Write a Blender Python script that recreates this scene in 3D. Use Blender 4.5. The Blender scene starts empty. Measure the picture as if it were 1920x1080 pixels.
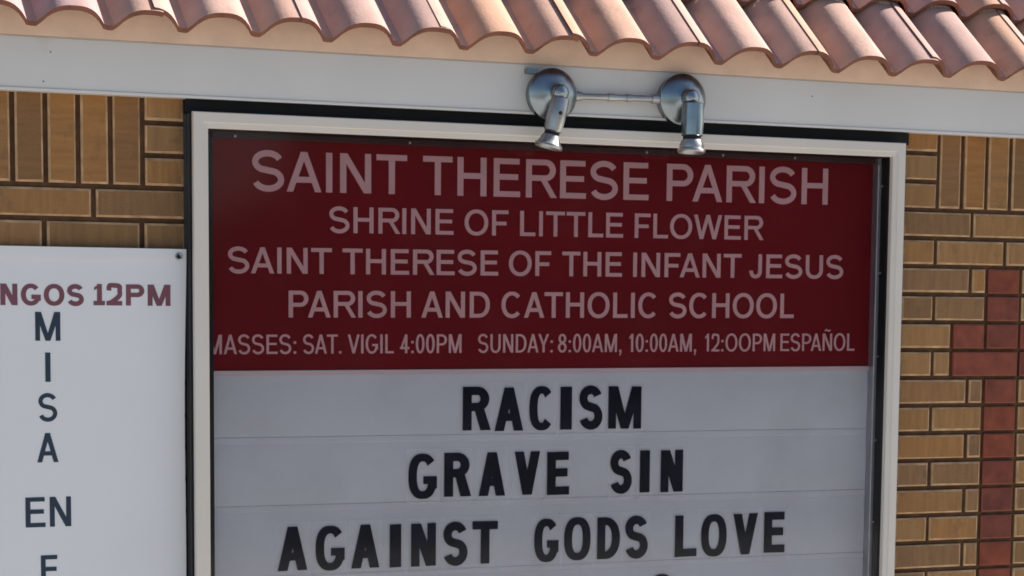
import bpy, math, random
from mathutils import Vector, Matrix
random.seed(7)
S = bpy.context.scene
COL = S.collection
R = math.radians

# ------------------------------------------------------------------ camera
cd = bpy.data.cameras.new('camera'); cam = bpy.data.objects.new('camera', cd); COL.objects.link(cam)
cd.sensor_width = 36; cd.lens = 4120.17/1920*36; cd.shift_y = 484.24/1920
cd.clip_start = .1; cd.clip_end = 3000
rt = Vector((.918999, -.394166, .008594)); up = Vector((.033946, .100824, .994325)); fw = Vector((.392796, .913492, -.106037))
cam.matrix_world = Matrix(((rt.x, up.x, -fw.x, -1.21564), (rt.y, up.y, -fw.y, -4.53369), (rt.z, up.z, -fw.z, 1.54289), (0, 0, 0, 1)))
S.camera = cam

# ------------------------------------------------------------------ sky, sun, exposure
SUN = Vector((.78, .02, .625)).normalized()
w = bpy.data.worlds.new('World'); S.world = w; w.use_nodes = True
nt = w.node_tree; bg = nt.nodes['Background']
sky = nt.nodes.new('ShaderNodeTexSky'); sky.sky_type = 'NISHITA'; sky.sun_disc = False
sky.sun_elevation = math.asin(SUN.z); sky.sun_rotation = math.atan2(SUN.x, SUN.y)
nt.links.new(sky.outputs[0], bg.inputs[0]); bg.inputs[1].default_value = .055
sd = bpy.data.lights.new('sun', 'SUN'); sd.energy = 5.0; sd.angle = R(.5); sd.color = (1, .93, .84)
so = bpy.data.objects.new('sun', sd); COL.objects.link(so); so.rotation_euler = SUN.to_track_quat('Z', 'Y').to_euler()
S.view_settings.view_transform = 'Standard'; S.view_settings.look = 'None'
S.view_settings.exposure = 1.33; S.view_settings.gamma = 1
S.cycles.filter_width = 1.7
S.cycles.max_bounces = 10; S.cycles.transparent_max_bounces = 12

# ------------------------------------------------------------------ materials
def mat(name, col, rough=.6, metal=0, spec=.4, var=.0, vscale=8, bump=0, bscale=80, dirt=None, stretch=None, island=0):
    m = bpy.data.materials.new(name); m.use_nodes = True
    t = m.node_tree; b = t.nodes['Principled BSDF']; L = t.links.new
    b.inputs['Roughness'].default_value = rough; b.inputs['Metallic'].default_value = metal
    b.inputs['Specular IOR Level'].default_value = spec
    tc = t.nodes.new('ShaderNodeTexCoord'); mp = t.nodes.new('ShaderNodeMapping'); L(tc.outputs['Object'], mp.inputs[0])
    if stretch: mp.inputs['Scale'].default_value = stretch
    rgb = t.nodes.new('ShaderNodeRGB'); rgb.outputs[0].default_value = (*col, 1)
    out = rgb.outputs[0]
    if var:
        n = t.nodes.new('ShaderNodeTexNoise'); n.inputs['Scale'].default_value = vscale; n.inputs['Detail'].default_value = 6
        L(mp.outputs[0], n.inputs['Vector'])
        mr = t.nodes.new('ShaderNodeMapRange'); mr.inputs[1].default_value = .3; mr.inputs[2].default_value = .7
        mr.inputs[3].default_value = 1-var; mr.inputs[4].default_value = 1+var; L(n.outputs[0], mr.inputs[0])
        mx = t.nodes.new('ShaderNodeVectorMath'); mx.operation = 'SCALE'; L(out, mx.inputs[0]); L(mr.outputs[0], mx.inputs['Scale'])
        out = mx.outputs[0]
    if island:
        g = t.nodes.new('ShaderNodeNewGeometry'); cr = t.nodes.new('ShaderNodeValToRGB')
        cr.color_ramp.elements[0].color = (1-island, 1-island*.9, 1-island*.7, 1); cr.color_ramp.elements[1].color = (1+island*.5, 1+island*.45, 1+island*.3, 1)
        e = cr.color_ramp.elements.new(.3); e.color = (.78, .82, .98, 1)
        e = cr.color_ramp.elements.new(.5); e.color = (1.06, .97, .82, 1)
        e = cr.color_ramp.elements.new(.75); e.color = (1-island*.35, 1-island*.15, 1, 1)
        L(g.outputs['Random Per Island'], cr.inputs[0])
        mu = t.nodes.new('ShaderNodeMixRGB'); mu.blend_type = 'MULTIPLY'; mu.inputs[0].default_value = 1
        L(out, mu.inputs[1]); L(cr.outputs[0], mu.inputs[2]); out = mu.outputs[0]
    if dirt:
        dc, ds, lo, hi = dirt
        n = t.nodes.new('ShaderNodeTexNoise'); n.inputs['Scale'].default_value = ds; n.inputs['Detail'].default_value = 8; n.inputs['Roughness'].default_value = .65
        L(tc.outputs['Object'], n.inputs['Vector'])
        mr = t.nodes.new('ShaderNodeMapRange'); mr.inputs[1].default_value = lo; mr.inputs[2].default_value = hi; L(n.outputs[0], mr.inputs[0])
        mi = t.nodes.new('ShaderNodeMixRGB'); L(mr.outputs[0], mi.inputs[0]); L(out, mi.inputs[1]); mi.inputs[2].default_value = (*dc, 1); out = mi.outputs[0]
    L(out, b.inputs['Base Color'])
    if bump:
        n = t.nodes.new('ShaderNodeTexNoise'); n.inputs['Scale'].default_value = bscale; n.inputs['Detail'].default_value = 5
        L(tc.outputs['Object'], n.inputs['Vector'])
        bp = t.nodes.new('ShaderNodeBump'); bp.inputs['Strength'].default_value = bump; bp.inputs['Distance'].default_value = .002
        L(n.outputs[0], bp.inputs['Height']); L(bp.outputs[0], b.inputs['Normal'])
    return m

M = {}
M['brick'] = mat('tan brick', (.30, .157, .060), .85, var=.15, dirt=((.13, .08, .05), 22, .56, .80), vscale=26, bump=.8, bscale=170, stretch=(3.2, 1, .35), island=.30)
M['brick_soldier'] = mat('tan soldier brick', (.285, .138, .047), .85, var=.15, dirt=((.13, .075, .04), 22, .56, .80), vscale=26, bump=.8, bscale=170, stretch=(.35, 1, 3.2), island=.30)
M['brick_edge'] = mat('pale brick edge', (.44, .28, .155), .85, var=.32, vscale=30)  # bright rims painted on the bevels as a paler colour
M['red_brick'] = mat('red brick', (.190, .047, .027), .85, var=.3, vscale=22, bump=.5, bscale=60, island=.28)
M['red_edge'] = mat('red brick edge', (.21, .060, .036), .85, var=.15, vscale=30)
M['mortar'] = mat('brown mortar', (.095, .047, .021), .95, var=.3, vscale=40, bump=.6, bscale=150)
M['fascia'] = mat('white painted board', (.60, .59, .57), .5, var=.05, vscale=3, bump=.08, bscale=30, dirt=((.45, .42, .38), 3.5, .62, .85))
M['mortar_fill'] = mat('peach mortar fill', (.78, .57, .43), .85, var=.08, vscale=14, bump=.4, bscale=60)  # peach brightened to carry the warm glow beneath the tiles
M['tile'] = mat('peach clay tile', (.43, .275, .23), .9, spec=.2, var=.10, vscale=14, bump=.4, bscale=120, island=.13, dirt=((.21, .12, .10), 12, .57, .85))
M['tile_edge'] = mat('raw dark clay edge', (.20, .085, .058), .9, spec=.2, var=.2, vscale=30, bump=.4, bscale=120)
M['retainer'] = mat('maroon brown strip', (.06, .030, .032), .6, spec=.15, var=.2)
M['frame'] = mat('cream enamel', (.615, .565, .51), .42, var=.03, vscale=6, bump=.05, bscale=40)
M['dark'] = mat('dark bronze', (.008, .009, .012), .5, spec=.2, var=.2, vscale=12)
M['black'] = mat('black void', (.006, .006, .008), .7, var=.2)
M['alu'] = mat('dull aluminium', (.42, .42, .45), .45, metal=.75, var=.1, vscale=20)
M['header'] = mat('maroon panel', (.145, .008, .0115), .6, spec=.08, var=.12, vscale=3, dirt=((.15, .02, .022), 4, .5, .9))
M['vinyl'] = mat('pink vinyl', (.56, .315, .325), .6, spec=.1, var=.05, vscale=10)
M['message'] = mat('white acrylic', (.53, .54, .58), .4, var=.04, vscale=3, dirt=((.44, .44, .46), 2.5, .48, .8))
M['letter'] = mat('black letter', (.004, .006, .015), .6, spec=.08, var=.6, vscale=22)
M['banner'] = mat('white banner vinyl', (.665, .675, .69), .45, var=.02, vscale=4)
M['navy'] = mat('dark navy print', (.011, .027, .052), .5, var=.1)
M['maroon_ink'] = mat('maroon print', (.16, .055, .075), .5, var=.1)
M['steel'] = mat('galvanised steel', (.26, .30, .32), .27, metal=.95, var=.18, vscale=25, bump=.1, bscale=60)
M['steel_bright'] = mat('pale cast metal', (.40, .395, .385), .34, metal=.8, var=.15, vscale=30, bump=.1, bscale=60)
M['concrete'] = mat('concrete', (.38, .365, .345), .9, var=.12, vscale=.7, bump=.3, bscale=30)

def glassy(name, tint, refl, rough, haze=0, hazecol=(.6, .6, .65)):
    m = bpy.data.materials.new(name); m.use_nodes = True; t = m.node_tree; t.nodes.clear(); L = t.links.new
    o = t.nodes.new('ShaderNodeOutputMaterial'); tr = t.nodes.new('ShaderNodeBsdfTransparent'); tr.inputs[0].default_value = (*tint, 1)
    g = t.nodes.new('ShaderNodeBsdfGlossy'); g.inputs['Roughness'].default_value = rough
    fr = t.nodes.new('ShaderNodeFresnel'); fr.inputs[0].default_value = 1.49
    ml = t.nodes.new('ShaderNodeMath'); ml.operation = 'MULTIPLY'; ml.inputs[1].default_value = refl; L(fr.outputs[0], ml.inputs[0])
    mx = t.nodes.new('ShaderNodeMixShader'); L(ml.outputs[0], mx.inputs[0]); L(tr.outputs[0], mx.inputs[1]); L(g.outputs[0], mx.inputs[2])
    out = mx.outputs[0]
    if haze:
        d = t.nodes.new('ShaderNodeBsdfDiffuse'); d.inputs[0].default_value = (*hazecol, 1)
        m2 = t.nodes.new('ShaderNodeMixShader'); L(out, m2.inputs[1]); L(d.outputs[0], m2.inputs[2]); 
        tc = t.nodes.new('ShaderNodeTexCoord'); n = t.nodes.new('ShaderNodeTexNoise'); n.inputs['Scale'].default_value = 2.2; n.inputs['Detail'].default_value = 7
        L(tc.outputs['Object'], n.inputs['Vector'])
        mr = t.nodes.new('ShaderNodeMapRange'); mr.inputs[1].default_value = .35; mr.inputs[2].default_value = .75; mr.inputs[3].default_value = haze*.4; mr.inputs[4].default_value = haze*1.8
        L(n.outputs[0], mr.inputs[0]); L(mr.outputs[0], m2.inputs[0]); out = m2.outputs[0]
    L(out, o.inputs[0]); return m
M['pane'] = glassy('smoky acrylic pane', (.93, .93, .94), .55, .07, 0)
M['card'] = glassy('clear letter card', (.995, .995, .995), .05, .2, .12, (.95, .95, .95))

# ------------------------------------------------------------------ mesh helpers
class MB:
    def __init__(s): s.v, s.f, s.m = [], [], []
    def face(s, pts, mi=0):
        b = len(s.v); s.v += [tuple(p) for p in pts]; s.f.append(tuple(range(b, b+len(pts)))); s.m.append(mi)
    def box(s, x0, x1, y0, y1, z0, z1, mi=0):
        b = len(s.v); s.v += [(x, y, z) for z in (z0, z1) for y in (y0, y1) for x in (x0, x1)]
        for q in ((0, 2, 3, 1), (4, 5, 7, 6), (0, 1, 5, 4), (2, 6, 7, 3), (0, 4, 6, 2), (1, 3, 7, 5)):
            s.f.append(tuple(b+i for i in q)); s.m.append(mi)
    def block(s, x0, x1, z0, z1, yf, yb, bv, mi=0, me=1, jit=0):
        # box with a bevelled front face (front looks to -y)
        b = len(s.v); j = [random.uniform(-jit, jit) for _ in range(8)]
        s.v += [(x0+bv+j[0], yf, z0+bv+j[1]), (x1-bv+j[2], yf, z0+bv+j[3]), (x1-bv+j[4], yf, z1-bv+j[5]), (x0+bv+j[6], yf, z1-bv+j[7]),
                (x0, yf+bv*.7, z0), (x1, yf+bv*.7, z0), (x1, yf+bv*.7, z1), (x0, yf+bv*.7, z1), (x0, yb, z0), (x1, yb, z0), (x1, yb, z1), (x0, yb, z1)]
        s.f.append((b, b+1, b+2, b+3)); s.m.append(mi)
        for k in range(4):
            n = (k+1) % 4
            s.f.append((b+4+k, b+4+n, b+n, b+k)); s.m.append(me)
            s.f.append((b+8+k, b+8+n, b+4+n, b+4+k)); s.m.append(mi)
    def lathe(s, origin, axis, prof, n=40, mi=0):
        # prof: list of (distance along axis, radius)
        a = Vector(axis).normalized(); u = a.orthogonal().normalized(); v = a.cross(u); o = Vector(origin); b = len(s.v)
        for d, r in prof:
            for k in range(n):
                t = 2*math.pi*k/n; s.v.append(tuple(o+a*d+(u*math.cos(t)+v*math.sin(t))*max(r, 1e-5)))
        for i in range(len(prof)-1):
            for k in range(n):
                s.f.append((b+i*n+k, b+i*n+(k+1) % n, b+(i+1)*n+(k+1) % n, b+(i+1)*n+k)); s.m.append(mi)
    def build(s, name, mats, parent=None, smooth=False, merge=False):
        me = bpy.data.meshes.new(name); me.from_pydata(s.v, [], s.f)
        if not isinstance(mats, (list, tuple)): mats = [mats]
        for m in mats: me.materials.append(m)
        for p, i in zip(me.polygons, s.m): p.material_index = min(i, len(mats)-1)
        me.update()
        if smooth:
            for p in me.polygons: p.use_smooth = True
            me.set_sharp_from_angle(angle=R(38))
        o = bpy.data.objects.new(name, me); COL.objects.link(o)
        if parent: o.parent = parent; o.matrix_parent_inverse = parent.matrix_world.inverted()
        return o
def tag(o, label, cat, group=None, kind=None):
    if label: o['label'] = label
    if cat: o['category'] = cat
    if group: o['group'] = group
    if kind: o['kind'] = kind
    return o
def thing(name, loc, label, cat, group=None):
    o = bpy.data.objects.new(name, None); COL.objects.link(o); o.location = loc; o.empty_display_size = .1
    o.matrix_world = Matrix.Translation(loc); return tag(o, label, cat, group)

# ------------------------------------------------------------------ lettering: outlines from strokes
def ring(cx, cy, rx, ry, w, wh, a0=0, a1=360, n=36, e=2.0):
    pts = []
    for k in range(n+1):
        a = R(a0+(a1-a0)*k/n); c, s_ = math.cos(a), math.sin(a)
        f = lambda v: math.copysign(abs(v)**(2/e), v)
        pts.append(((cx+f(c)*rx, cy+f(s_)*ry), (cx+f(c)*(rx-w), cy+f(s_)*(ry-wh))))
    return pts
def quad(a, b, c, d): return [(a, d), (b, c)]          # strip a-b on one side, d-c on the other
def rect(x0, y0, x1, y1): return [((x0, y0), (x0, y1)), ((x1, y0), (x1, y1))]
def stroke(path, w):
    out = []
    for i, p in enumerate(path):
        a = path[max(i-1, 0)]; b = path[min(i+1, len(path)-1)]
        dx, dy = b[0]-a[0], b[1]-a[1]; l = math.hypot(dx, dy) or 1
        nx, ny = -dy/l*w/2, dx/l*w/2; out.append(((p[0]+nx, p[1]+ny), (p[0]-nx, p[1]-ny)))
    return out
def smooth_path(P, n=10):
    out = []
    for i in range(len(P)-1):
        p0, p1, p2, p3 = P[max(i-1, 0)], P[i], P[i+1], P[min(i+2, len(P)-1)]
        for k in range(n):
            t = k/n
            out.append(tuple(.5*(2*b+(c-a)*t+(2*a-5*b+4*c-d)*t*t+(3*b-a-3*c+d)*t**3) for a, b, c, d in zip(p0, p1, p2, p3)))
    return out+[P[-1]]
NAT = dict(A=.90, C=.93, D=.86, E=.76, F=.70, G=.96, H=.82, I=.16, J=.58, L=.66, M=.98, N=.82, O=1.0, P=.78, R=.86, S=.83, T=.82, U=.82, V=.90, W=1.28, Y=.88)
NAT.update({'Ñ': .82, '0': .66, '1': .36, '2': .66, '4': .70, '8': .68, ':': .16, '.': .16, ',': .16})
def glyph(ch, W, w, e=2.1, serif1=False):
    h = w*.88; d = w*(1.0 if w < .2 else 1.10); P = []
    if ch == 'Ñ':
        q = W*.22; P = glyph('N', W, w); y = 1.17
        return P+[stroke(smooth_path([(q, y-.03), (W*.36, y+.045), (W*.64, y-.03), (W-q, y+.045)]), w*.6)]
    if ch == 'A':
        P = [quad((0, 0), (d, 0), (W/2+d*.5, 1), (W/2-d*.5, 1)), quad((W-d, 0), (W, 0), (W/2+d*.5, 1), (W/2-d*.5, 1)), rect(W*.20+w*.3, .23, W*.80-w*.3, .23+h)]
    elif ch == 'V':
        P = [quad((W/2-d*.5, 0), (W/2+d*.5, 0), (d, 1), (0, 1)), quad((W/2-d*.5, 0), (W/2+d*.5, 0), (W, 1), (W-d, 1))]
    elif ch == 'W':
        d = w; q = W*.27
        P = [quad((q-d/2, 0), (q+d/2, 0), (d, 1), (0, 1)), quad((q-d/2, 0), (q+d/2, 0), (W/2+d/2, 1), (W/2-d/2, 1)),
             quad((W-q-d/2, 0), (W-q+d/2, 0), (W/2+d/2, 1), (W/2-d/2, 1)), quad((W-q-d/2, 0), (W-q+d/2, 0), (W, 1), (W-d, 1))]
    elif ch == 'Y':
        P = [rect(W/2-w/2, 0, W/2+w/2, .44), quad((W/2-w/2, .40), (W/2+w/2, .40), (d*1.05, 1), (0, 1)), quad((W/2-w/2, .40), (W/2+w/2, .40), (W, 1), (W-d*1.05, 1))]
    elif ch == 'M':
        k = min(w, W*.26)
        P = [rect(0, 0, k, 1), rect(W-k, 0, W, 1), quad((W/2-k*.5, 0), (W/2+k*.5, 0), (k*1.25, 1), (0, 1)), quad((W/2-k*.5, 0), (W/2+k*.5, 0), (W, 1), (W-k*1.25, 1))]
    elif ch == 'N':
        P = [rect(0, 0, w, 1), rect(W-w, 0, W, 1), quad((W-w*1.15, 0), (W, 0), (w*1.15, 1), (0, 1))]
    elif ch == 'I': P = [rect(0, 0, W, 1)]
    elif ch == 'H': P = [rect(0, 0, w, 1), rect(W-w, 0, W, 1), rect(w*.9, .5-h/2+.02, W-w*.9, .5+h/2+.02)]
    elif ch == 'T': P = [rect(0, 1-h, W, 1), rect(W/2-w/2, 0, W/2+w/2, 1-h*.8)]
    elif ch == 'L': P = [rect(0, 0, w, 1), rect(w*.9, 0, W, h)]
    elif ch == 'E': P = [rect(0, 0, w, 1), rect(w*.9, 0, W, h), rect(w*.9, 1-h, W*.97, 1), rect(w*.9, .5-h/2+.02, W*.92, .5+h/2+.02)]
    elif ch == 'F': P = [rect(0, 0, w, 1), rect(w*.9, 1-h, W, 1), rect(w*.9, .48-h/2, W*.88, .48+h/2)]
    elif ch in 'PR':
        b = .44 if ch == 'R' else .40; r = (1-b)/2; rx = min(r*1.05, W*.62)
        P = [rect(0, 0, w, 1), rect(w*.9, 1-h, W-rx, 1), rect(w*.9, b, W-rx, b+h), ring(W-rx, 1-r, rx, r, w, h, -90, 90, 20)]
        if ch == 'R':
            P.append(quad((W-d*1.02+.03, 0), (W+.03+d*.05, 0), (W*.50+d*.75, b+h*.6), (W*.50-d*.25, b+h*.6)))
    elif ch == 'D':
        rx = min(.48, W*.66)
        P = [rect(0, 0, w, 1), rect(w*.9, 1-h, W-rx, 1), rect(w*.9, 0, W-rx, h), ring(W-rx, .5, rx, .5, w, h, -90, 90, 24, 2.2)]
    elif ch in 'O0': P = [ring(W/2, .5, W/2, .515, w, h, 0, 360, 44, e)]
    elif ch == 'C': P = [ring(W/2, .5, W/2, .515, w, h, 42, 318, 36, e)]
    elif ch == 'G': P = [ring(W/2, .5, W/2, .515, w, h, 40, 345, 36, e), rect(W-w, .22, W, .5), rect(W*.53, .5-h, W-w*.9, .5)]
    elif ch == 'U': P = [rect(0, .36, w, 1), rect(W-w, .36, W, 1), ring(W/2, .36, W/2, .375, w, h, 180, 360, 24, 2.1)]
    elif ch == 'J': P = [rect(W-w, .30, W, 1), ring(W/2, .30, W/2, .315, w, h, 178, 360, 24, 2.1)]
    elif ch == 'S':
        x0, x1, y0, y1 = w*.5, W-w*.5, -.015+h*.5, 1.015-h*.5; m = W/2
        rx, ym = (x1-x0)/2, .515; r1, r2 = (y1-ym)/2, (ym-y0)/2; q = []
        ang = lambda a0, a1, n: [a0+(a1-a0)*k/(n-1) for k in range(n)]
        for a in ang(20, 238, 22): q.append((m-.012*W+rx*.96*math.cos(R(a)), ym+r1+r1*math.sin(R(a))))
        for a in ang(58, -161, 22): q.append((m+rx*math.cos(R(a)), y0+r2+r2*math.sin(R(a))))
        P = [stroke(q, (w+h)/2)]
    elif ch == '8': P = [ring(W/2, .265, W/2, .28, w, h, 0, 360, 30), ring(W/2, .745, W*.45, .265, w, h, 0, 360, 30)]
    elif ch == '1':
        P = [rect(W*.62-w*.5, 0, W*.62+w*.5, 1), quad((0, .70), (W*.62, .86), (W*.62, 1), (0, .84))]
        if serif1: P.append(rect(-W*.08, 0, W*1.25, h))
    elif ch == '2':
        P = [stroke(smooth_path([(w*.5, .70), (W*.2, .925), (W*.5, .94), (W*.82, .9), (W-w*.5, .70), (W*.82, .46), (W*.42, .2), (w*.6, h*.5)]), (w+h)/2), rect(0, 0, W, h)]
    elif ch == '4': P = [rect(W*.78-w, 0, W*.78, 1), rect(0, .22, W, .22+h), quad((0, .22), (w*1.05, .22+h*.5), (W*.78, .98), (W*.78-w*.95, 1))]
    elif ch == ':': P = [rect(0, 0, w, w), rect(0, .52, w, .52+w)]
    elif ch == '.': P = [rect(0, 0, w, w)]
    elif ch == ',': P = [rect(0, 0, w, w), quad((w*.35, .02), (w, .02), (w*.55, -.2), (0, -.2))]
    return P
def put_glyph(mb, strips, x, z, h, yf, yb, tilt=0):
    # strips -> thin raised solids on a vertical plane facing -y, each stroke a hair prouder than the last
    for i, st in enumerate(strips):
        y = yf-.00012*i
        L_ = [(x+a[0]*h, z+a[1]*h+tilt*a[0]*h) for a, _ in st]; R_ = [(x+b[0]*h, z+b[1]*h+tilt*b[0]*h) for _, b in st]
        for k in range(len(st)-1):
            q = [L_[k], L_[k+1], R_[k+1], R_[k]]
            ar = sum(q[j][0]*q[(j+1) % 4][1]-q[(j+1) % 4][0]*q[j][1] for j in range(4))
            if ar < 0: q = q[::-1]
            mb.face([(a, y, b) for a, b in q])
        loop = L_+R_[::-1]
        for k in range(len(loop)):
            a, b = loop[k], loop[(k+1) % len(loop)]
            mb.face([(a[0], y, a[1]), (b[0], y, b[1]), (b[0], yb, b[1]), (a[0], yb, a[1])])
def put_word(mb, text, x0, x1, z, h, w, yf, yb, slope=0, xc=0, sb=.13, serif1=False):
    lb = {'A': .01, 'T': .03, 'V': .01, 'Y': .01, 'O': .055, 'C': .055, 'G': .055, 'S': .05, '0': .05, 'J': .03, '.': .09, ',': .09, ':': .10, '1': .06, '4': .03, 'W': .01, '2': .05, '8': .05}
    rb_ = {'A': .01, 'T': .03, 'V': .01, 'Y': .01, 'O': .055, 'C': .04, 'G': .07, 'S': .05, '0': .05, 'P': .035, 'R': .02, 'D': .06, 'E': .055, 'F': .02, 'L': .02, '.': .09, ',': .09, ':': .10, '1': .09, '4': .03, 'W': .01, '2': .05, '8': .05}
    kern = {'PA': -.08, 'AT': -.05, 'LI': .03, 'SA': -.02, 'AY': -.06, 'FA': -.06, 'AV': -.06, 'T.': -.04}
    adv = []
    for i, c in enumerate(text):
        g = 0
        if i: g = rb_.get(text[i-1], .092)+lb.get(c, .092)+kern.get(text[i-1]+c, 0)+.02
        adv.append((g, w if c in 'I:.,' else NAT[c]))
    fixed = sum(a[1] for c, a in zip(text, adv) if c in 'I:.,')
    flex = sum(a[0] for a in adv)+sum(a[1] for c, a in zip(text, adv) if c not in 'I:.,')
    k = ((x1-x0)/h-fixed)/flex; x = 0
    for c, (g, W) in zip(text, adv):
        x += g*k
        if c not in 'I:.,': W = W*k
        px = x0+x*h
        put_glyph(mb, glyph(c, W, w, serif1=serif1), px, z+slope*(px-xc), h, yf, yb, slope)
        x += W

# ================================================================== GROUND
g = MB(); n = 12
g.face([(-400, -400, 0), (400, -400, 0), (400, 400, 0), (-400, 400, 0)])
tag(g.build('ground', M['concrete']), 'pale concrete ground in front of the brick sign wall', None, kind='structure')

rd = MB(); rd.face([(-400, -60, .004), (400, -60, .004), (400, -9, .004), (-400, -9, .004)])
tag(rd.build('road', mat('asphalt', (.05, .05, .052), .9, var=.2, vscale=2, bump=.4, bscale=60)), 'dark asphalt road across from the sign', None, kind='structure')
tl = MB(); rg = random.Random(3)  # tree row added out of view to darken what the pane reflects
tl.box(14, 90, -44, -40, 0, 8)  # added slab behind the foliage, keeps sky out of the pane reflection
for i in range(9000):
    x = rg.uniform(-45, 75); hmax = 6.5+2.2*math.sin(x*.35)+1.6*math.sin(x*.9+1)+rg.uniform(-.6, .9)
    hmax = min(hmax, max(.3, 2.2+(x-9.6)*1.25)) if x < 13.5 else hmax; hmax = min(hmax, 1.2) if x < 8 else hmax  # heights ramped so sky reflects as a diagonal veil at the pane's left
    c = Vector((x, -34-rg.uniform(0, 5), rg.uniform(.2, hmax))); sz = rg.uniform(.35, .9)
    a = Vector((rg.gauss(0, 1), rg.gauss(0, 1), rg.gauss(0, 1))).normalized(); b = a.orthogonal().normalized()
    b = (Matrix.Rotation(rg.uniform(0, 6.3), 3, a) @ b); d = a.cross(b)
    tl.face([c-b*sz, c-d*sz*.5, c+b*sz, c+d*sz*.5])
tag(tl.build('added_treeline', mat('added tree foliage', (.022, .036, .016), .9, spec=.1, var=.4, vscale=.6)), 'added unseen row of dark green trees shaping the reflection in the sign pane', 'trees', kind='stuff')

# ================================================================== BRICK WALL
wall = thing('brick_wall', (.85, .2, 0), 'tan brick sign wall with a red brick cross, white fascia and peach clay tile roof', 'wall')
XL, XR = -1.35, 3.05
core = MB()
core.box(XL, -.0175, .009, .42, 0, 2.05); core.box(1.7515, XR, .009, .42, 0, 2.05); core.box(-.0175, 1.7515, .009, .42, 0, .70); core.box(-.0175, 1.7515, .16, .42, .70, 2.05)
core.build('mortar_bed', M['mortar'], wall)
bk = MB(); rb = MB(); J = .0105
def brick(x0, x1, z0, z1, tgt=None, soldier=False):
    t = tgt or bk; yf = random.uniform(-.0012, .0012)
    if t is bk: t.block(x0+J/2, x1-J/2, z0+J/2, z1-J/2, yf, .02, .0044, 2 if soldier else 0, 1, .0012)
    else: t.block(x0+J/2*.8, x1-J/2*.8, z0+J/2*.8, z1-J/2*.8, yf, .02, .003, 0, 1, .0006)
C = .0674
def split(x0, x1, z0, z1, joints):
    xs = [x0]+sorted(j for j in joints if x0+.03 < j < x1-.03)+[x1]
    for a, b in zip(xs, xs[1:]): brick(a, b, z0, z1)
# left of the sign
zt = 1.7922
for k in range(3): brick(-.1046, -.0125, zt+k*C*.99, zt+(k+1)*C*.99)
x = -.1046
while x > XL+.07: brick(x-.0668, x, zt, zt+.2005, soldier=True); x -= .0668
z, r = zt, 1
while z > .1:
    off = -.2079 if r % 2 else -.1072
    split(XL, -.0125, z-C, z, [off-.2025*i for i in range(-1, 8)]); z -= C; r += 1
# right of the sign, with the cross
zt = 1.7962
for k in range(3): brick(1.7475, 1.848, zt+k*.0673, zt+(k+1)*.0673)
x = 1.848
while x < XR-.07: brick(x, x+.0697, zt, zt+.2005, soldier=True); x += .0697
CX0, CX1, AX0, AX1 = 1.9985, 2.0985, 1.9005, 2.1965
z, r = zt, 1
while z > .1:
    z0 = z-.0674
    jl = [1.9500, 2.1500] if r % 2 else [1.8462, 2.0490, 2.2515]
    more = [2.35+.2025*i-(.1015 if r % 2 == 0 else 0) for i in range(5)]
    J_ = jl+[m for m in more if m > max(jl)+.12]
    if r < 3 or r > 16: split(1.7475, XR, z0, z, J_)
    else:
        arm = r in (5, 6)
        a0, a1 = (AX0, AX1) if arm else (CX0, CX1)
        split(1.7475, a0, z0, z, J_ if not arm or r == 6 else []); split(a1, XR, z0, z, J_)
        if r == 5:
            for a, b in ((AX0, CX0), (CX0, CX1), (CX1, AX1)): brick(a, b, z0, z, rb)
        elif r == 6:
            brick(AX0, CX1, z0, z, rb); brick(CX1, AX1, z0, z, rb)
        else: brick(CX0, CX1, z0, z, rb)
    z = z0; r += 1
# below the sign
z = .70
r = 0
while z > .1:
    split(-.0125, 1.7475, z-C, z, [-.1+.1*(r % 2)+.2025*i for i in range(10)]); z -= C; r += 1
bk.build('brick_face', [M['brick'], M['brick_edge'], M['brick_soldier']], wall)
o = rb.build('brick_cross', [M['red_brick'], M['red_edge']], wall); o['label'] = 'cross of dark red bricks set into the tan brickwork'
f = MB(); f.block(XL-.05, XR+.05, 1.9765, 2.0832, -.05, .009, .0035, 0, 0)
f.box(XL-.05, XR+.05, .011, .43, 1.995, 2.0832); f.build('fascia_board', M['fascia'], wall)
for nx_, nz_ in ((-.303, 2.0525), (-.318, 1.994), (1.46, 2.046)):
    nl = MB(); nl.lathe((nx_, -.0500, nz_), (0, -1, 0), [(0, .0019), (.0006, .0016), (.0008, .0001)], 12); nl.build('nail_head', M['steel'], wall)
de = MB(); de.block(XL-.05, XR+.05, 1.9745, 1.9805, -.0525, -.0502, .001, 0, 0); de.build('drip_edge', M['fascia'], wall)

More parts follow.
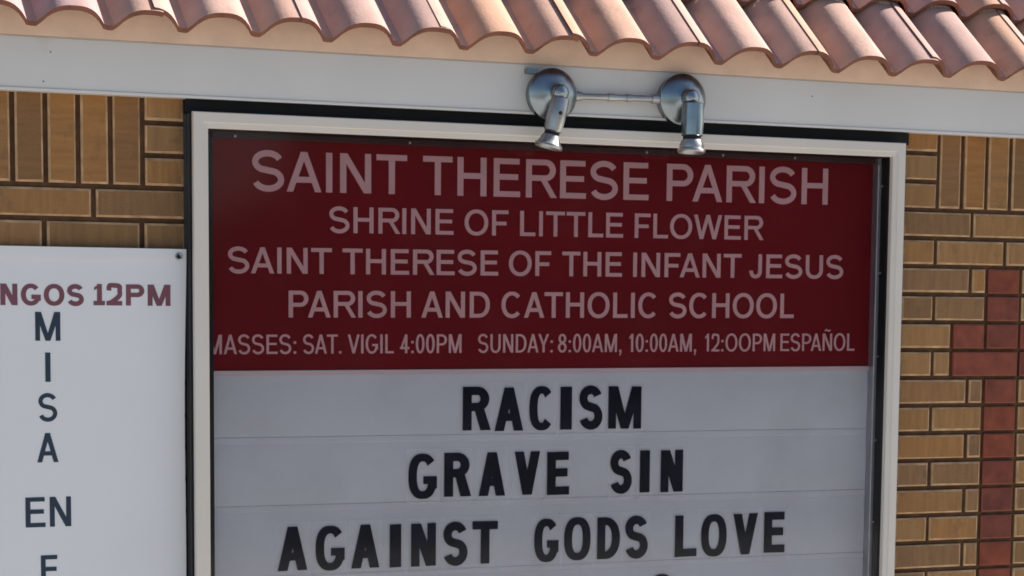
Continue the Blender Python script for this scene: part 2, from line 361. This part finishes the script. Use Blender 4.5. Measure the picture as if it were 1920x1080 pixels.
# roof
BETA = R(44); cb, sb_ = math.cos(BETA), math.sin(BETA)
A_, PIT = .043, .1531
def prof(x):
    t = ((x+.35)/PIT) % 1.0; q = abs(t-.5)/.43
    return A_*(1-q**2.8) if q < 1 else 0.0
NOSE = (-.0945, 2.0845)     # top of tile bed in the trough at the front edge
rt_ = MB()
def tile(xa, row, flip):
    th = .012; E_ = .232; Lh = E_+.05; ns = 6; nx = 34; xb = xa+2*PIT+.004
    ys = []
    jx, jl, jn = random.uniform(-.002, .002), random.uniform(-.004, .004), random.uniform(-.0015, .0015)
    top, bot = [], []
    for i in range(ns+1):
        s = row*E_+Lh*i/ns+(jl if i == 0 else 0); rise = .027*(1-i/ns)+.002+jn
        for k in range(nx+1):
            x = xa-.014+(xb-xa+.014)*k/nx; h = prof(x)
            lap = .0035*max(0, 1-(x-xa+.014)/.05)
            hh = h+rise+lap
            for lst, dh in ((top, 0), (bot, -th)):
                n_ = hh+dh
                y = NOSE[0]+s*cb-n_*sb_; zz = NOSE[1]+s*sb_+n_*cb
                if flip: y = RIDGE_Y*2-y
                lst.append((x+jx, y, zz))
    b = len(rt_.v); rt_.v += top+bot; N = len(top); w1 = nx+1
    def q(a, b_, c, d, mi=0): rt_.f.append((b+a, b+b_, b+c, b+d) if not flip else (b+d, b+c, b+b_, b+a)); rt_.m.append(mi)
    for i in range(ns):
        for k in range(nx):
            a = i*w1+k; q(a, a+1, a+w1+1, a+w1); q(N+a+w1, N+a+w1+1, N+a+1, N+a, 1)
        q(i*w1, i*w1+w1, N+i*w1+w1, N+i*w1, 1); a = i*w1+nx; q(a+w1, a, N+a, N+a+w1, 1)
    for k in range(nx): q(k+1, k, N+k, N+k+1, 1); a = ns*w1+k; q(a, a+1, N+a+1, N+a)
ROWS = 3
RIDGE_Y = NOSE[0]+(ROWS*.232+.03)*cb
LAP0 = .1095+.64*PIT
for row in range(ROWS):
    for i in range(-6, 10):
        xa = LAP0+2*PIT*i
        if xa < XL-.05 or xa > XR-.2: continue
        tile(xa, row, False)
        tile(xa, row, True)
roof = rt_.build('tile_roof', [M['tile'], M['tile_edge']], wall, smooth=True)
rc = MB(); rz = NOSE[1]+(ROWS*.232+.03)*sb_+.03
for i in range(-5, 11):
    x0 = i*.3
    if x0 < XL or x0 > XR-.2: continue
    rc.lathe((x0, RIDGE_Y, rz-.02), (1, 0, 0), [(0, .085), (0, .1), (.32, .092), (.32, .08)], 32)
rc.build('ridge_cap', M['tile'], roof, smooth=True)
# mortar fill under the tile arches
mf = MB(); nx = 900; yF = -.0512; top = []
zb = NOSE[1]+(yF-NOSE[0])*math.tan(BETA)
for k in range(nx+1):
    x = XL+(XR-XL)*k/nx; top.append((x, zb+(prof(x)+.013)/cb-.002))
for (x0, z0), (x1, z1) in zip(top, top[1:]):
    mf.face([(x0, yF, 2.0836), (x1, yF, 2.0836), (x1, yF, z1), (x0, yF, z0)])
    mf.face([(x0, yF, z0), (x1, yF, z1), (x1, .05, z1+.09), (x0, .05, z0+.09)])
mf.face([(XL, yF, 2.0836), (XL, .05, 2.0836), (XR, .05, 2.0836), (XR, yF, 2.0836)])
mf.build('mortar_fill', M['mortar_fill'], wall)

# ================================================================== SIGN CASE
FX0, FX1, FZ0, FZ1 = -.0128, 1.7168, .74, 1.9482
sign = thing('church_sign', (.85, 0, .74), 'large cream framed sign case with maroon header panel above white changeable letter board', 'sign')
h = MB()
h.box(FX0+.001, FX0+.018, -.0495, .12, FZ0, FZ1-.002); h.box(FX1-.018, FX1-.001, -.0495, .12, FZ0, FZ1-.002)
h.box(FX0+.018, FX1-.018, -.045, .12, FZ1-.02, FZ1-.002); h.box(FX0+.018, FX1-.018, -.045, .12, FZ0, FZ0+.018)
h.box(FX0+.018, FX1-.018, .06, .12, FZ0+.018, FZ1-.02)
h.box(FX0-.004, FX1+.03, -.02, .12, FZ1-.0015, 1.9755)
h.build('case_housing', M['dark'], sign)
M['bronze_grey'] = mat('grey bronze trim', (.045, .046, .052), .5, spec=.3, var=.2, vscale=10)
gr = MB(); gr.box(FX0-.0028, FX0+.0005, -.030, -.020, FZ0, FZ1-.003); gr.box(FX0-.0046, FX0+.0004, -.012, .03, FZ0, FZ1-.003); gr.build('case_flange', M['bronze_grey'], sign)
fr = MB(); pr = [(0, 0.0), (0, -.010), (.0015, -.0125), (.020, -.0125), (.0225, -.0095), (.031, -.0085), (.033, -.0065), (.033, .006)]
loops = []
for d, y in pr: loops.append([(FX0+d, -.044+y, FZ0+d), (FX1-d, -.044+y, FZ0+d), (FX1-d, -.044+y, FZ1-d), (FX0+d, -.044+y, FZ1-d)])
for a, b in zip(loops, loops[1:]):
    for k in range(4): n_ = (k+1) % 4; fr.face([a[k], a[n_], b[n_], b[k]])
fr.build('door_frame', M['frame'], sign)
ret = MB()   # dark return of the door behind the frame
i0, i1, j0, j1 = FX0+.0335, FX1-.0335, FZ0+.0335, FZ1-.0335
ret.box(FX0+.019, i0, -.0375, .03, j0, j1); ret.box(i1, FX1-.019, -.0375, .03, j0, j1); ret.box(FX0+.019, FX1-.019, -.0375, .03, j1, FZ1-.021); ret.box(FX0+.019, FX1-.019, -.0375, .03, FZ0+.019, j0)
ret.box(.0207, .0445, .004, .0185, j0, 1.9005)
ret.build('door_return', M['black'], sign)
pn = MB(); pn.box(i0-.006, i1+.006, -.0372, -.0345, j0-.006, j1+.006)
pn = MB(); pn.face([(i0-.004, -.0392, j0-.004), (i1+.004, -.0392, j0-.004), (i1+.004, -.0392, j1+.004), (i0-.004, -.0392, j1+.004)])
pn.build('glazing', M['pane'], sign)
SL, XC = .0058, .85
zBd = lambda x: 1.4172+.0046*(x-XC)
hp = MB()
hp.face([(.021, .02, zBd(.021)), (1.682, .02, zBd(1.682)), (1.682, .02, 1.930), (.021, .02, 1.930)])
hp.face([(.021, .02, zBd(.021)), (.021, .03, zBd(.021)), (1.682, .03, zBd(1.682)), (1.682, .02, zBd(1.682))])
header = hp.build('header_panel', M['header'], sign)
lines = [(1.7983, .0844, .168, [('SAINT', .1343, .4852), ('THERESE', .5225, 1.0746), ('PARISH', 1.1211, 1.5498)]),
 (1.7126, .0557, .165, [('SHRINE', .3065, .5947), ('OF', .6214, .7266), ('LITTLE', .7551, 1.011), ('FLOWER', 1.0408, 1.3756)]),
 (1.6241, .0553, .172, [('SAINT', .0808, .3126), ('THERESE', .3369, .7028), ('OF', .7287, .8319), ('THE', .8597, 1.0097), ('INFANT', 1.0382, 1.3206), ('JESUS', 1.3419, 1.5979)]),
 (1.5306, .0574, .168, [('PARISH', .215, .495), ('AND', .52, .6829), ('CATHOLIC', .7114, 1.1041), ('SCHOOL', 1.1317, 1.4638)]),
 (1.4527, .0413, .130, [('MASSES:', .0350, .2316), ('SAT.', .2472, .3345), ('VIGIL', .3492, .4553), ('4:00PM', .4703, .6155), ('SUNDAY:', .6553, .838), ('8:00AM,', .8512, 1.0111), ('10:00AM,', 1.0315, 1.2044), ('12:OOPM', 1.2282, 1.4151), ('ESPAÑOL', 1.4296, 1.6343)])]
for z, hh, wt, words in lines:
    for t, a, b in words:
        mb = MB(); put_word(mb, t, a, b, z, hh, wt, .0188, .0205, SL, XC)
        mb.build('lettering', M['vinyl'], header)
mp_ = MB()
zr = [1.2625, 1.1145, .9615, .816, j0-.01]; prev = None
for zi, zlo in enumerate(zr):
    for k in range(13):
        if zi and k == 0: continue
        t = k/12; yy = .0225-.0026*math.sin(math.pi*t)**.8
        row_ = [(x, yy, (zBd(x)-.0005 if zi == 0 else zr[zi-1])*(1-t)+zlo*t) for x in (.021, .5, 1.2, 1.682)]
        if prev:
            for a, b, c, d in zip(prev, prev[1:], row_[1:], row_): mp_.face([d, c, b, a])
        prev = row_
board = mp_.build('message_panel', M['message'], sign)
tr = MB()
a0, a1 = .021, 1.682
for (x0, x1) in ((a0, a1),):
    tr.face([(x0, .0165, zBd(x0)-.0105), (x1, .0165, zBd(x1)-.0105), (x1, .0165, zBd(x1)-.0012), (x0, .0165, zBd(x0)-.0012)])
    tr.face([(x0, .0215, zBd(x0)-.0105), (x1, .0215, zBd(x1)-.0105), (x1, .0165, zBd(x1)-.0105), (x0, .0165, zBd(x0)-.0105)])
    tr.face([(x0, .0165, zBd(x0)-.0012), (x1, .0165, zBd(x1)-.0012), (x1, .0198, zBd(x1)-.0012), (x0, .0198, zBd(x0)-.0012)])
M['edge_trim'] = mat('pale pink trim', (.55, .42, .44), .5, var=.05)
tr.build('divider_strip', M['edge_trim'], sign)
for zt_ in (1.2665, 1.1185, .9655, .82):
    t = MB()
    t.block(.03, 1.676, zt_-.011, zt_+.004, .0202, .0224, .0021, 0, 0)
    t.build('letter_track', M['message'], board)
st = MB(); st.block(1.6745, 1.6905, j0, 1.9000, -.004, .021, .002, 0, 0); st.box(1.6745, 1.6905, -.003, .021, 1.9001, 1.9145)
st.build('retainer_strip', M['alu'], sign)
st = MB(); st.block(.0450, 1.6740, 1.9015, 1.9146, .008, .0195, .0015, 0, 0); st.build('top_retainer', M['retainer'], sign)
for q, zz in ((.0950, 1.9065), (.4874, 1.907), (1.0631, 1.907), (1.2603, 1.9075), (1.452, 1.908)):
    s_ = MB(); s_.lathe((q, .0085, zz), (0, -1, 0), [(0, .0032), (.0014, .0028), (.002, .0001)], 14); s_.build('screw', M['steel_bright'], sign, smooth=True)
for zz in (1.848, 1.643, 1.444, 1.2425, 1.045):
    s_ = MB(); s_.lathe((1.6838, -.002, zz), (1, 0, 0), [(0, .0001), (-.0001, .003), (-.003, .003), (-.0035, .0001)], 12)
    s_ = MB(); s_.box(1.6830-.0025, 1.6832+.0025, -.012, -.003, zz-.0022, zz+.0022); s_.build('hinge_pin', M['alu'], sign)

# ================================================================== CHANGEABLE LETTERS
rows = [('RACISM', 1.2772, 0.0972, [('R', 0.6195, 0.6827), ('A', 0.6969, 0.7661), ('C', 0.7819, 0.8414), ('I', 0.8587, 0.8868), ('S', 0.9055, 0.9648), ('M', 0.9797, 1.0631)]),
 ('GRAVE', 1.1301, 0.0979, [('G', 0.4906, 0.5578), ('R', 0.5757, 0.6359), ('A', 0.6593, 0.723), ('V', 0.7466, 0.8086), ('E', 0.8272, 0.8819)]),
 ('SIN', 1.1286, 0.0975, [('S', 0.986, 1.0421), ('I', 1.0628, 1.0876), ('N', 1.1168, 1.1741)]),
 ('AGAINST', 0.9773, 0.0957, [('A', 0.1891, 0.2556), ('G', 0.2751, 0.3414), ('A', 0.3575, 0.4222), ('I', 0.4472, 0.4736), ('N', 0.4976, 0.556), ('S', 0.574, 0.6332), ('T', 0.6449, 0.706)]),
 ('GODS', 0.9764, 0.0966, [('G', 0.797, 0.8569), ('O', 0.8718, 0.9378), ('D', 0.9556, 1.0129), ('S', 1.0267, 1.086)]),
 ('LOVE', 0.9755, 0.0971, [('L', 1.1572, 1.2136), ('O', 1.2264, 1.2934), ('V', 1.312, 1.377), ('E', 1.3958, 1.4514)])]
ordn = ['first', 'second', 'third', 'fourth', 'fifth', 'sixth', 'last']
def sign_letter(ch, x0, x1, z, hh, label):
    root = thing('sign_letter', ((x0+x1)/2, .0187, z), label, 'letter', 'black changeable letters on the white message board')
    mb = MB(); W = (x1-x0)/hh; wt = W if ch == 'I' else {'S': .215, 'D': .205}.get(ch, .198) if ch in 'OCGSD' else .215
    dz = random.uniform(-.0015, .0015)
    if ch in 'VA': wt = .205
    if ch == 'M': wt = .195
    if ch == 'N': wt = .205
    put_glyph(mb, glyph(ch, W, wt, e=2.45), x0, z+dz, hh, .0168, .0186, random.uniform(-.014, .014))
    mb.build('letter_face', M['letter'], root)
    c = MB(); c.face([(x0-.006, .0187, z-.013), (x1+.006, .0187, z-.013), (x1+.006, .0187, z+hh+.012), (x0-.006, .0187, z+hh+.012)])
    c.build('clear_card', M['card'], root)
    return root
for word, z, hh, ls in rows:
    for i, (ch, a, b) in enumerate(ls):
        rank = 'last' if i == len(ls)-1 else ordn[i]
        sign_letter(ch, a, b, z, hh, f'black letter {ch}, {rank} letter of the word {word} on the white message board')
sign_letter('O', 1.092, 1.156, .8385, .0965, 'black round letter barely showing at the bottom edge below the word GODS')

# ================================================================== BANNER
ban = thing('banner', (-.4, -.012, .75), 'white vinyl banner with maroon and navy Spanish lettering on the brick left of the sign', 'banner')
bx0, bx1, bz0, bz1 = -.86, -.0205, .62, 1.667
def byy(x, z): return -.0135+.0030*math.sin(x*9+z*3)+.0026*math.sin(z*6+1)
b_ = MB(); nx, nz = 60, 60
for layer in (0, .002):
    base = len(b_.v)
    for i in range(nz+1):
        for k in range(nx+1):
            x = bx0+(bx1-.0035*(i/nz < .0)-bx0)*k/nx; z = bz0+(bz1-bz0)*i/nz
            hem = -.0012 if (z > bz1-.022 or x > bx1-.02) else 0
            b_.v.append((x-(.006*(1-i/nz) if k == nx else 0)+.002*math.sin(z*8)*(k == nx), byy(x, z)+layer+hem*(layer == 0), z))
    for i in range(nz):
        for k in range(nx):
            a = base+i*(nx+1)+k; q = (a, a+1, a+nx+2, a+nx+1); b_.f.append(q if layer == 0 else q[::-1]); b_.m.append(0)
sheet = b_.build('banner_sheet', M['banner'], ban, smooth=True)
hm = MB()
for i in range(60):
    xa_, xb_ = bx0+(bx1-bx0)*i/60, bx0+(bx1-bx0)*(i+1)/60; h0 = 1.6452
    ya, yb = byy(xa_, 1.65)-.0022, byy(xb_, 1.65)-.0022
    hm.face([(xa_, ya, h0), (xb_, yb, h0), (xb_, yb, bz1), (xa_, ya, bz1)]); hm.face([(xa_, ya+.003, h0), (xb_, yb+.003, h0), (xb_, yb, h0), (xa_, ya, h0)])
hm.build('hem', M['banner'], ban)
gt = MB(); gt.lathe((-.0362, byy(-.036, 1.6517)-.003, 1.6517), (0, -1, 0), [(0, .0078), (.0018, .0074), (.0022, .0055), (.001, .0040)], 24)
gt.build('grommet', M['steel'], ban, smooth=True)
gt = MB(); gt.lathe((-.0362, byy(-.036, 1.6517)-.0038, 1.6517), (0, -1, 0), [(0, .0041), (.0001, .0001)], 16)
gt.build('grommet_hole', M['black'], ban)
def banner_word(t, x0, x1, z, hh, wt, m, serif=False):
    mb = MB()
    if len(t) == 1: put_glyph(mb, glyph(t, (x1-x0)/hh, wt if t != 'I' else (x1-x0)/hh), x0, z, hh, -.0185, -.0125)
    else: put_word(mb, t, x0, x1, z, hh, wt, -.0185, -.0125, serif1=serif)
    # lay the lettering on the sheet
    yy = byy((x0+x1)/2, z+hh/2)
    for v in range(len(mb.v)):
        x, y, zz = mb.v[v]; mb.v[v] = (x, byy(x, zz)+(-.0003 if y > -.015 else -.0006+(y+.0185)*.9), zz)
    return mb.build('lettering', m, sheet)
banner_word('NGOS', -.4035, -.2337, 1.5478, .0432, .235, M['maroon_ink'])
banner_word('12PM', -.2127, -.0537, 1.5491, .0436, .235, M['maroon_ink'], True)
for t, a, b, z, hh in (('M', -.3339, -.2827, 1.476, .0586), ('I', -.3144, -.3036, 1.3922, .0599), ('S', -.3297, -.2904, 1.3114, .0568), ('A', -.3331, -.2893, 1.227, .0603), ('EN', -.3589, -.2646, 1.0936, .0618), ('E', -.329, -.2938, .975, .0599)):
    banner_word(t, a, b, z, hh, .165, M['navy'])

# ================================================================== TWIN LAMP FIXTURE
lamp = thing('twin_spotlight', (.95, -.05, 2.02), 'grey metal twin spotlight fixture joined by a conduit on the white fascia', 'light fixture')
for (x, z, aim) in ((.7875, 2.0165, (-.24, .06, -.96)), (1.1075, 2.0205, (-.05, -.05, -1.0))):
    c = MB(); o0 = (x, -.0503, z)
    c.lathe(o0, (0, -1, 0), [(0, .051), (.004, .0535), (.026, .0535), (.027, .0565), (.031, .0570), (.034, .0545), (.041, .045), (.047, .032), (.051, .020), (.054, .0175)], 48)
    can = c.build('canopy', M['steel'], lamp, smooth=True)
    if x < 1:
        c = MB(); c.box(x-.056, x-.032, -.068, -.0505, z+.044, z+.055); c.build('mounting_tab', M['steel'], can)
    k = MB(); ky = -.124
    k.lathe((x, -.104, z), (0, -1, 0), [(0, .0165), (.004, .0185), (.012, .0195), (.022, .0175), (.028, .012), (.031, .0001)], 28)
    kn = k.build('swivel_knuckle', M['steel'], lamp, smooth=True)
    av = Vector(aim).normalized(); big = 1.0 if x < 1 else 1.2; p0 = Vector((x+(.004 if x > 1 else .002), -.122, z-.006))
    hl = MB(); hl.lathe(p0, av, [(.006, .0001), (.006, .0185*big), (.0085, .0205*big), (.05, .0212*big), (.078, .0200*big), (.081, .0150*big), (.086, .0150*big)], 36)
    ho = hl.build('lamp_holder', M['steel_bright'] if x < 1 else M['steel'], lamp, smooth=True)
    fl = MB(); fl.lathe(p0+av*.086, av, [(0, .0140*big), (.002, .0185*big), (.012, .0225*big), (.020, .0270), (.0225, .0305), (.027, .0315), (.030, .0300), (.028, .026), (.012, .018)], 40)
    fl.build('flared_rim', M['steel_bright'], lamp, smooth=True)
    sc = MB(); side = Vector((-.05, -1, 0)); q = p0+av*.040+side.normalized()*.0207
    sc.lathe(q, side, [(-.002, .0042), (.0006, .0042), (.0007, .0001)], 14); x < 1 and sc.build('set_screw', M['black'], ho)
    sm = MB(); sm.lathe(p0+av*.083, av, [(-.002, .0001), (-.002, .0166*big), (.003, .0166*big), (.003, .0001)], 24); sm.build('gasket', M['black'], ho)
cdt = MB(); xa, xb, z0, z1 = .836, 1.060, 2.0165, 2.0200
ax = (xb-xa, 0, z1-z0); L_ = math.dist((xa, z0), (xb, z1))
cdt.lathe((xa, -.068, z0), ax, [(0, .0115), (.018, .0115), (.0185, .009), (.026, .009), (.0265, .0072), (L_*.40, .0072), (L_*.402, .0088), (L_*.48, .0088), (L_*.482, .0072), (L_*.6, .0072), (L_*.602, .0088), (L_*.66, .0088), (L_*.662, .0072), (L_-.026, .0072), (L_-.0255, .010), (L_, .0115)], 24)
cdt.build('conduit', M['steel_bright'], lamp, smooth=True)
